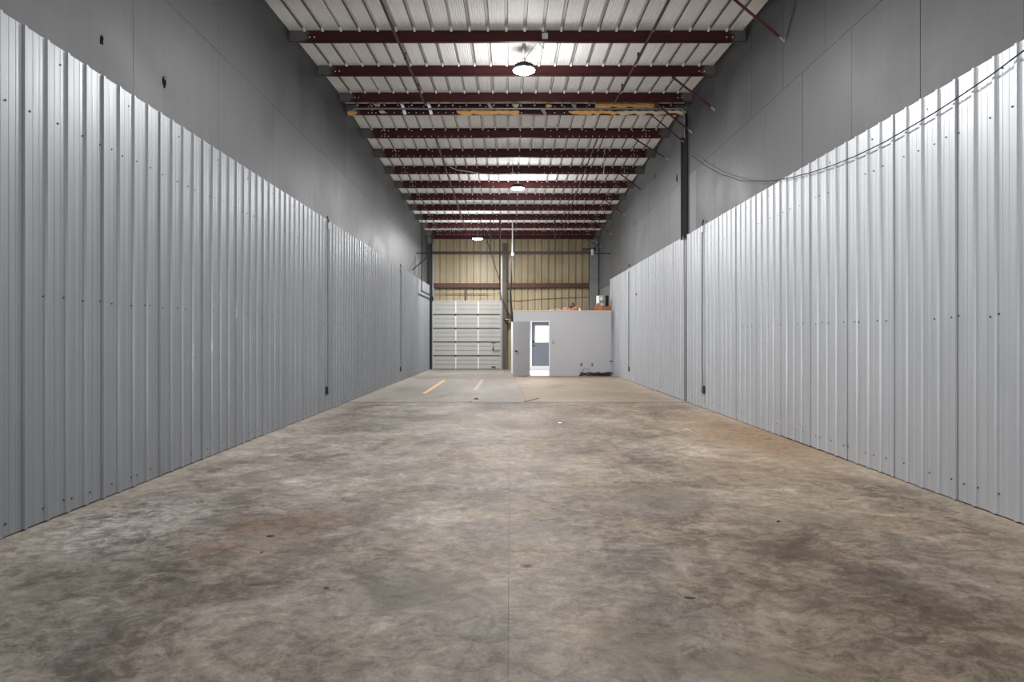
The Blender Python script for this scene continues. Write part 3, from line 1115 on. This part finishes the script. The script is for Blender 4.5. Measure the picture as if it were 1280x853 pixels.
# cross beam under the far roof
t = thing('cross_beam', 'dark horizontal beam spanning the room before the tan end wall', 'beam', (0, 25.05, P(0, 316, 25).z))
MB().box(-3.05, 3.12, -.03, -.024, -.055, .055).box(-3.05, 3.12, -.03, .03, .049, .055).box(-3.05, 3.12, -.03, .03, -.055, -.049).build('channel', M['beam'], t)
MB().tube([(XL + .02, 0, -.02), (-3.0, 0, 0)], .022, 8).tube([(3.1, 0, -.01), (XR - .02, 0, -.03)], .022, 8).build('end_pipe', M['darksteel'], t)
for px in (613, 694):
    x = (px - CX) / F * 25.05
    MB().bar((x, 0, .05), (x, 0, zb_far(25.1) + .1 - t.location.z), .045, .02, (0, 1, 0)).build('hanger', M['beam'], t)
MB().tube([(-3.07, 0, -.02), (-3.6, -1.6, -.84)], .018, 6).build('stay_rod', M['dark'], t)
MB().bbox(3.16, 3.25, -.05, .05, -.09, .14, .008).build('end_bracket', M['galv'], t)
t = thing('stub_arm', 'short dark arm fixed high in the right corner over the cross beam', 'bracket', P(728, 311.5, 28.34))
MB().bbox(0, .60, -.03, .03, -.03, .03, .006).build('arm', M['darksteel'], t)
MB().bbox(.50, .58, -.04, .06, -.08, .08, .006).build('end_plate', M['darksteel'], t)

# conduits dropping from the roof by the brown post
t = thing('drop_conduit', 'pale vertical conduit dropping from the far purlins left of the office', 'pipe', P(641, 345, 24.985))
z0 = t.location.z
MB().tube([(-.01, 0, deck(24.985) - z0), (-.01, 0, P(641, 318, 24.985).z - z0)], .022, 8).build('upper_pipe', M['white_cable'], t, smooth=True)
MB().tube([(-.01, 0, P(641, 318, 24.985).z - z0), (.02, 0, -.1), (.04, 0, -.2)], .015, 8).build('lower_pipe', M['galv'], t, smooth=True)
MB().bbox(-.05, .04, -.03, .03, P(641, 320, 24.985).z - z0, P(641, 315.5, 24.985).z - z0, .006).build('coupling', M['galv'], t)
t = thing('grey_riser', 'grey vertical riser from the roof down to the right jamb post', 'pipe', P(625, 320, 25.2))
MB().tube([(0, 0, -.9), (0, 0, zb_far(25.2) + .1 - t.location.z)], .028, 8).build('pipe', M['conduit'], t, smooth=True)
pts = [P(639, 324, 26.0), P(638.4, 335, 26.0), P(639.2, 348, 26.0), P(638, 365, 26.0), P(638.6, 380, 26.0), P(640, 396, 26.0), P(640.8, 412, 26.0), P(641, 440, 26.0), P(641.2, 464, 26.0)]
tag(MB().tube(pts, [.02, .028, .035, .04, .045, .045, .04, .03, .03], 8).build('cable_bundle', M['black'], smooth=True), 'black cable bundle hanging down the left end of the office', 'cable')
t = thing('rusty_bracket', 'rusty red bracket shelf between the brown post and the office', 'bracket', P(635, 398.5, 28.37))
MB().bbox(-.18, .17, -.1, .1, -.04, .035, .01).build('shelf', M['rust'], t)
MB().bbox(-.13, .16, -.12, -.08, -.06, -.02, .01).build('front_lip', M['pink'], t)
MB().bar((-.15, 0, .62), (.14, 0, .02), .05, .03, (0, 1, 0)).build('strut', M['brown_post'], t)
MB().bbox(-.10, .02, -.04, .04, -.16, -.05, .01).build('lower_block', M['brown_post'], t)
# cross wires on the tan wall
tag(MB().tube([P(634, 375.5, 28.66), P(648, 376.5, 28.66), P(668, 374.5, 28.66), P(700, 373, 28.66), P(736, 371.5, 28.66)], .010, 6).build('wall_wire', M['rust'], smooth=True),
    'thin dark wire strung across the tan wall above the office', 'wire')

# ------------------------------------------------------------------ office
OY = 23.80
OX0, OX1, OZ = .12, 3.75, 2.40
DO0, DO1, DOZ = .70, 1.458, 2.03
w = MB()
w.box(OX0, DO0, OY, OY + .12, 0, OZ).box(DO1, OX1, OY, OY + .12, 0, OZ).box(DO0, DO1, OY, OY + .12, DOZ, OZ)
wo = w.build('wall_office_front', M['office'], kind='structure')
MB().box(OX0, OX0 + .10, OY + .12, YF - .01, 0, OZ).build('wall_office_left', M['office'], kind='structure')
lin = MB()
ly = YF - .12
lin.box(OX0 + .10, EX0, ly, ly + .10, 0, OZ - .02).box(EX1, XR, ly, ly + .10, 0, OZ - .02).box(EX0, EX1, ly, ly + .10, EZ, OZ - .02)
lin.build('wall_office_back', M['white'], kind='structure')
co = MB().box(OX0 - .01, OX1 + .02, OY - .015, YF - .02, OZ, OZ + .03).build('ceiling_office', M['ply'], kind='structure')
MB().box(DO1 - .02, DO1 + .002, OY - .012, OY + .13, 0, DOZ).box(DO0 - .002, DO0 + .02, OY - .012, OY + .13, 0, DOZ).box(DO0, DO1, OY - .012, OY + .13, DOZ - .02, DOZ + .002).build('trim_1', M['white'], kind='structure')
MB().box(DO1 + .01, OX1, OY - .012, OY, 0, .085).build('baseboard_office', M['office'], kind='structure')
MB().box(.03, .115, 25.85, 25.98, 0, 2.06).build('trim_2', M['white'], kind='structure')
MB().box(OX0 + .11, XR, OY + .12, ly, .0, .004).build('floor_office', M['white'], kind='structure')
# unseen lamp added to brighten the office interior
t = thing('office_fill', 'added fill lamp on the office ceiling, hidden behind the front wall', 'lamp', (1.3, 26.2, OZ - .06))
MB().bbox(-.6, .6, -.07, .07, 0, .05, .01).build('housing', M['white'], t)
MB().bbox(-.58, .58, -.06, .06, -.02, 0, .008).build('lens', emissive('office_fill_lens', (1, 1, 1), 6), t)
l = bpy.data.lights.new('office_fill_light', 'AREA')
l.shape = 'RECTANGLE'
l.size, l.size_y = 1.2, .12
l.energy = OFFICE_FILL_W
lo = bpy.data.objects.new('office_fill_light', l)
lo.location = (0, 0, -.03)
lo.parent = t
COL.objects.link(lo)

# open door leaf
free = Vector((.125, 23.27, 0))
hinge = Vector((.705, OY - .02, 0))
v = free - hinge
d2 = link('door_2', None, None, hinge, (0, 0, math.atan2(v.y, v.x)), kind='structure', label='grey office door leaf standing open against the office wall')
W2 = v.length
MB().bbox(0, W2, -.02, .02, .012, 2.01, .004).build('leaf', M['leaf'], d2)
for sgn in (-1, 1):
    kn = MB()
    kn.tube([(W2 - .07, sgn * .02, .93), (W2 - .07, sgn * .07, .93)], .012, 8)
    kn.tube([(W2 - .07, sgn * .065, .93), (W2 - .07, sgn * .085, .93)], .026, 10)
    kn.tube([(W2 - .07, sgn * .07, .93), (W2 - .15, sgn * .075, .90), (W2 - .17, sgn * .075, .86)], .011, 8)
    kn.tube([(W2 - .07, sgn * .018, .93), (W2 - .07, sgn * .026, .93)], .034, 12)
    kn.build('door_handle', M['black'], d2, smooth=True)
for z in (.25, 1.0, 1.8):
    MB().tube([(0, .025, z - .05), (0, .025, z + .05)], .008, 6).build('hinge', M['galv'], d2)

# exterior door with half light
d3 = link('door_3', None, None, (EX0 + .02, 28.62, 0), kind='structure', label='blue-grey exterior door with bright half window seen through the office')
W3 = EX1 - EX0 - .04
wx0, wx1, wz0, wz1 = .165, W3 - .165, P(0, 428, 28.6).z, P(0, 407.5, 28.6).z
lf = MB()
lf.box(0, wx0, 0, .045, .15, 2.14).box(wx1, W3, 0, .045, .15, 2.14).box(wx0, wx1, 0, .045, .15, wz0).box(wx0, wx1, 0, .045, wz1, 2.14)
lf.build('leaf', M['bluegrey'], d3)
fr = MB()
for a, b, c, e in ((wx0 - .025, wx0 + .012, wz0 - .025, wz1 + .025), (wx1 - .012, wx1 + .025, wz0 - .025, wz1 + .025), (wx0, wx1, wz0 - .025, wz0 + .012), (wx0, wx1, wz1 - .012, wz1 + .025)):
    fr.box(a, b, -.012, .057, c, e)
fr.build('window_frame', M['white'], d3)
MB().box(wx0, wx1, .018, .026, wz0, wz1).build('pane', M['glass'], d3)
MB().box(-.02, W3 + .02, -.02, .08, 0, .15).build('threshold', M['white'], d3)
lkb = MB()
lkb.bbox(.04, .11, -.03, 0, 1.17, 1.29, .006)
lkb.build('deadbolt', M['black'], d3)
MB().tube([(.075, -.0, 1.06), (.075, -.05, 1.06)], .032, 10).tube([(.075, -.045, 1.06), (.17, -.05, 1.06)], .012, 8).build('door_handle', M['black'], d3, smooth=True)

# outlets and switch on the office wall
for x, y, lab, nm in ((691.5, 428, 'grey light switch beside the office doorway', 'light_switch'), (726.7, 456, 'left of two grey outlets low on the office wall', 'wall_outlet'),
                      (740.3, 456, 'right of two grey outlets low on the office wall', 'wall_outlet')):
    t = thing(nm, lab, 'switch' if 'switch' in nm else 'outlet', P(x, y, OY - .001))
    MB().bbox(-.04, .04, -.008, 0, -.065, .065, .003).build('cover_plate', M['plate'], t)
    if nm == 'light_switch':
        MB().bbox(-.012, .012, -.02, -.006, -.02, .02, .003).build('toggle', M['white'], t)
    else:
        MB().bbox(-.018, .018, -.011, -.006, .008, .042, .002).bbox(-.018, .018, -.011, -.006, -.042, -.008, .002).build('socket', M['black'], t)
t = thing('pipe_stub', 'short dark pipe stub sticking out low beside the office corner', 'pipe', P(764, 452, OY - .02))
MB().tube([(-.06, 0, 0), (.06, -.03, 0)], .018, 8).build('tap', M['darksteel'], t, smooth=True)
MB().tube([(.05, .0, 0), (.05, 0, -P(764, 452, OY).z + .02)], .009, 6).build('thin_pipe', M['galv'], t)

# things on the office roof
RZ = OZ + .03


def drum():
    p = P(753, 389, 24.45)
    t = thing('metal_drum', 'silver drum half white and half black on the office roof', 'drum', (p.x, 24.45, RZ))
    MB().lathe([(.22, .0), (.225, .02), (.225, .18), (.232, .19), (.225, .20), (.225, .38), (.232, .39), (.225, .40), (.225, .575), (.235, .58), (.235, .60), (.0, .60)], 28).build('barrel', M['trackgalv'], t, smooth=True)
    # white strip round the left side, black strip round the right
    for a0, a1, m, nm in ((math.radians(185), math.radians(232), M['white'], 'white_strip'), (math.radians(292), math.radians(375), M['black'], 'black_strip')):
        vs, fs = [], []
        n = 8
        for i in range(n + 1):
            a = a0 + (a1 - a0) * i / n
            for rr_ in (.228, .238):
                for z in (.03, .58):
                    vs.append((rr_ * math.cos(a), rr_ * math.sin(a), z))
        for i in range(n):
            b = i * 4
            fs += [(b + 2, b + 6, b + 7, b + 3), (b, b + 1, b + 5, b + 4), (b + 1, b + 3, b + 7, b + 5), (b, b + 4, b + 6, b + 2)]
        fs += [(0, 2, 3, 1), (4 * n, 4 * n + 1, 4 * n + 3, 4 * n + 2)]
        MB().add(vs, fs).build(nm, m, t, smooth=True)


drum()


def lump(name, lab, cat, x0, x1, y1, d, mat, h, seed, parent=None, dep=.3):
    """soft folded heap resting at picture span x0..x1 on height RZ"""
    rr = random.Random(seed)
    a, b = P(x0, y1, d), P(x1, y1, d)
    cx, hw = (a.x + b.x) / 2, (b.x - a.x) / 2
    bm = bmesh.new()
    bmesh.ops.create_icosphere(bm, subdivisions=3, radius=1)
    ph = [rr.uniform(0, 6.3) for _ in range(6)]
    for v_ in bm.verts:
        x, y, z = v_.co
        k = 1 + .16 * math.sin(5 * x + ph[0]) * math.cos(4 * y + ph[1]) + .10 * math.sin(9 * x + ph[2] + 5 * z) + .07 * math.sin(13 * y + ph[3] + 7 * x)
        zz = max(z, -.25) + .25
        q = (1 - (1 - min(1, zz / 1.25)) ** 1.6)
        v_.co = Vector((x * hw * k * (1.15 - .25 * q), y * dep * k, q * h * k * (1 + .35 * math.sin(3.1 * x + ph[4]))))
    return tag(MB().bm(bm).build(name, mat, smooth=True, loc=(cx, d, RZ)), lab, cat)


lump('orange_sack', 'orange-brown sack slumped below the drum on the office roof', 'sack', 743.5, 764, 388, 24.05, M['orange'], .21, 3, dep=.16)
lump('pink_cloth', 'crumpled pinkish red cloth on the office roof edge', 'cloth', 704, 721, 388, 24.1, M['pink'], .13, 5, dep=.16)
t = lump('brown_rag', 'dark brown rag heaped behind the pink cloth', 'cloth', 709, 720, 388, 24.72, M['rust'], .24, 8, dep=.2)
z = RZ + .02
tag(MB().tube([(1.88, 24.0, z), (1.80, 24.05, z + .05), (1.62, 24.0, z + .03), (1.45, 24.1, z)], .014, 6).build('grey_hose', M['galv'], smooth=True), 'thin grey hose lying left of the pink cloth on the roof', 'hose')
tag(MB().tube([(2.62, 24.1, z), (2.75, 24.1, z + .06), (2.92, 24.1, z + .12), (3.05, 24.1, z + .09), (3.13, 24.1, z)], .016, 6).build('grey_hose', M['conduit'], smooth=True), 'grey hose arched between the pink cloth and the sack', 'hose')
t = thing('white_stub', 'small white stub standing between pink cloth and hose', 'pipe', (2.60, 24.0, RZ))
MB().lathe([(.03, 0), (.03, .07), (.02, .08), (.02, .11), (.0, .11)], 10).build('pipe', M['white'], t, smooth=True)

# heap of black cable on the floor
rr = random.Random(12)
hp = thing('cable_heap', 'tangled black cable heap on the floor below the office outlets', 'cable', (3.15, 23.62, 0))
for k, (cx, cy, rx, ry, turns) in enumerate(((-.42, 0, .17, .08, 3), (-.08, .02, .2, .08, 3), (.26, -.02, .22, .08, 4), (.42, .02, .2, .07, 3), (.08, -.06, .25, .06, 2))):
    pts = []
    N = turns * 14
    for i in range(N):
        a = 2 * math.pi * i / 14
        pts.append((cx + rx * math.cos(a) * (1 + .15 * math.sin(a * .37 + k)), cy + ry * math.sin(a), (.016 + .12 * i / N + .02 * math.sin(a * 1.7 + k))))
    MB().tube(pts, .015, 6).build('coil', M['black'], hp, smooth=True)
pts = [(-.55, -.02, .02), (-.50, 0, .1), (-.44, .05, .26), (-.36, .07, .27), (-.2, .08, .24)]
MB().tube(pts, .008, 6).build('loose_end', M['darksteel'], hp, smooth=True)
lit = MB()
for k in range(14):
    x, y, s = rr.uniform(-.3, -.05), rr.uniform(24.9, 28.2), rr.uniform(.02, .05)
    lit.add([(x, y, .002), (x + s, y + s * .3, .002), (x + s * .6, y + s, .004), (x - s * .2, y + s * .6, .02), (x + s * .4, y + s * .4, .035)], [(0, 1, 4), (1, 2, 4), (2, 3, 4), (3, 0, 4), (0, 3, 2, 1)])
o = lit.build('leaf_litter', M['debris'], kind='stuff')
tag(o, 'scattered brown litter on the floor between brown post and office', 'litter')


def rubble(cx, cy, lab, mat, s, seed, flat=.5, loc=None, ang=0.0, ratio=.5):
    q = random.Random(seed)
    bm = bmesh.new()
    bmesh.ops.create_icosphere(bm, subdivisions=2, radius=1)
    ca, sa = math.cos(ang), math.sin(ang)
    for v_ in bm.verts:
        k = q.uniform(.75, 1.15)
        x, y = v_.co.x * s * k, v_.co.y * s * ratio * k
        v_.co = Vector((x * ca - y * sa, x * sa + y * ca, (max(v_.co.z, -.3) + .3) * s * flat * k))
    return tag(MB().bm(bm).build('floor_scrap', mat, loc=(cx, cy, 0)), lab, 'debris', 'scraps on the floor')


def G(x, y):
    d = H * F / (y - CY)
    return (x - CX) / F * d, d


for i, (x, y, lab, m, s, fl, an, ra) in enumerate((
        (595.5, 499.5, 'dark scrap lying beside the faint orange line near the cross joint', 'chip', .055, .5, .2, .7),
        (588, 503, 'tiny dark crumb at the cross joint left of the larger scrap', 'chip', .03, .4, 0, .7),
        (862, 748, 'dark brown chip on the near floor right of centre', 'chip', .028, .22, -.2, .4),
        (973, 652.5, 'small bluish dark pebble on the floor toward the right wall', 'darksteel', .018, .5, .3, .6),
        (338, 671, 'dark chip in the rust stain on the left floor', 'chip', .028, .3, .1, .4),
        (327, 691, 'tiny black crumb just below the left rust stain', 'black', .012, .5, 0, .8),
        (408, 736, 'dark splinter on the near floor left of centre', 'chip', .018, .3, 0, .35),
        (700, 529, 'pale crumb on the middle floor beyond the tyre marks', 'white', .03, .3, 0, .6))):
    gx, gy = G(x, y)
    rubble(gx, gy, lab, M[m], s, 20 + i, fl, None, an, ra)
a, b = G(656, 502.5), G(673, 498.5)
tag(MB().bar((a[0], a[1], .012), (b[0], b[1], .012), .03, .02).build('wood_lath', M['wood']), 'weathered grey lath lying by the cross joint right of centre', 'lath')
gx, gy = G(676, 501)
rubble(gx, gy, 'pale flat flake beside the grey lath at the cross joint', M['wood'], .07, 44, .12, None, .3, .8)

# painted lines on the far floor
tag(MB().box(-2.255, -2.145, 16.3, 21.4, 0, .0015).build('floor_line', M['line_strong']), 'bold orange line painted on the far floor, left one', 'marking', 'orange floor lines')
tag(MB().box(-1.0, -.90, 17.2, 21.8, 0, .0015).build('floor_line', M['line_faint']), 'worn faint orange line painted on the far floor, right one', 'marking', 'orange floor lines')


# ------------------------------------------------------------------ surface conduits with boxes on the corrugated walls
def wall_drop(side, d, ztop, zbot, lab):
    S = SL if side < 0 else SR
    inw = -side
    t = thing('wall_conduit', lab, 'conduit', (S + inw * .022, d, 0), 'conduit drops on the metal walls')
    MB().bbox(-.02, .025, -.045, .045, ztop - .16, ztop - .02, .006).build('upper_box', M['galv'] if side > 0 else M['conduit'], t)
    MB().tube([(.01 * inw, 0, ztop - .03), (.0, 0, ztop + .03), (-.02 * inw, .02, ztop + .10)], .016, 8).build('elbow', M['darksteel'], t, smooth=True)
    MB().tube([(.008 * inw, 0, ztop - .15), (.008 * inw, 0, zbot + .55), (.012 * inw, -.02, zbot + .35), (.018 * inw, -.05, zbot + .16), (.018 * inw, -.05, zbot + .03)], .014, 8).build('pipe', M['conduit'], t, smooth=True)
    MB().bbox(-.022, .032, -.10, .0, zbot - .09, zbot + .06, .008).build('outlet_box', M['darksteel'], t)
    MB().bbox(.018 * inw - .018, .018 * inw + .018, -.085, -.015, zbot - .07, zbot + .04, .004).build('socket_face', M['conduit'], t)


def wz(y, d):
    return H + (CY - y) / F * d


wall_drop(-1, 12.55, wz(275, 12.55) - .03, wz(487, 12.55), 'grey conduit drop on the left metal wall, the nearer one')
wall_drop(-1, 20.9, wz(334, 20.9), wz(461, 20.9), 'grey conduit drop on the left metal wall, the farther one')
wall_drop(1, 12.94, wz(281, 12.94), wz(486, 12.94), 'grey conduit drop on the right metal wall near the dark column')
wall_drop(1, 21.0, wz(334, 21.0), wz(461, 21.0), 'grey conduit drop on the right metal wall near the office')
t = thing('wall_fitting', 'small dark fitting high on the right metal wall near the office', 'fitting', (SR - .012, 19.8, wz(368, 19.8)))
MB().bbox(-.02, .012, -.03, .03, -.03, .03, .006).build('cap', M['darksteel'], t)

# cable sagging along the right wall
pix = [(1330, 26), (1280, 63), (1240, 93), (1199, 121), (1168, 141), (1140, 157.6), (1105, 178), (1072, 194), (1043, 206), (1016, 215), (985, 223), (960, 226.8), (927, 226), (899, 217), (880, 206), (864, 194)]
pts = [PX(x, y, 3.868) for x, y in pix]
tag(MB().tube(pts, .006, 6).build('slack_cable', M['darksteel'], smooth=True), 'thin black cable sagging along the top of the right metal wall', 'cable')

for o in bpy.data.objects:
    if o.type == 'MESH' and o.parent is None and 'label' not in o and 'kind' not in o:
        print('UNLABELLED', o.name)
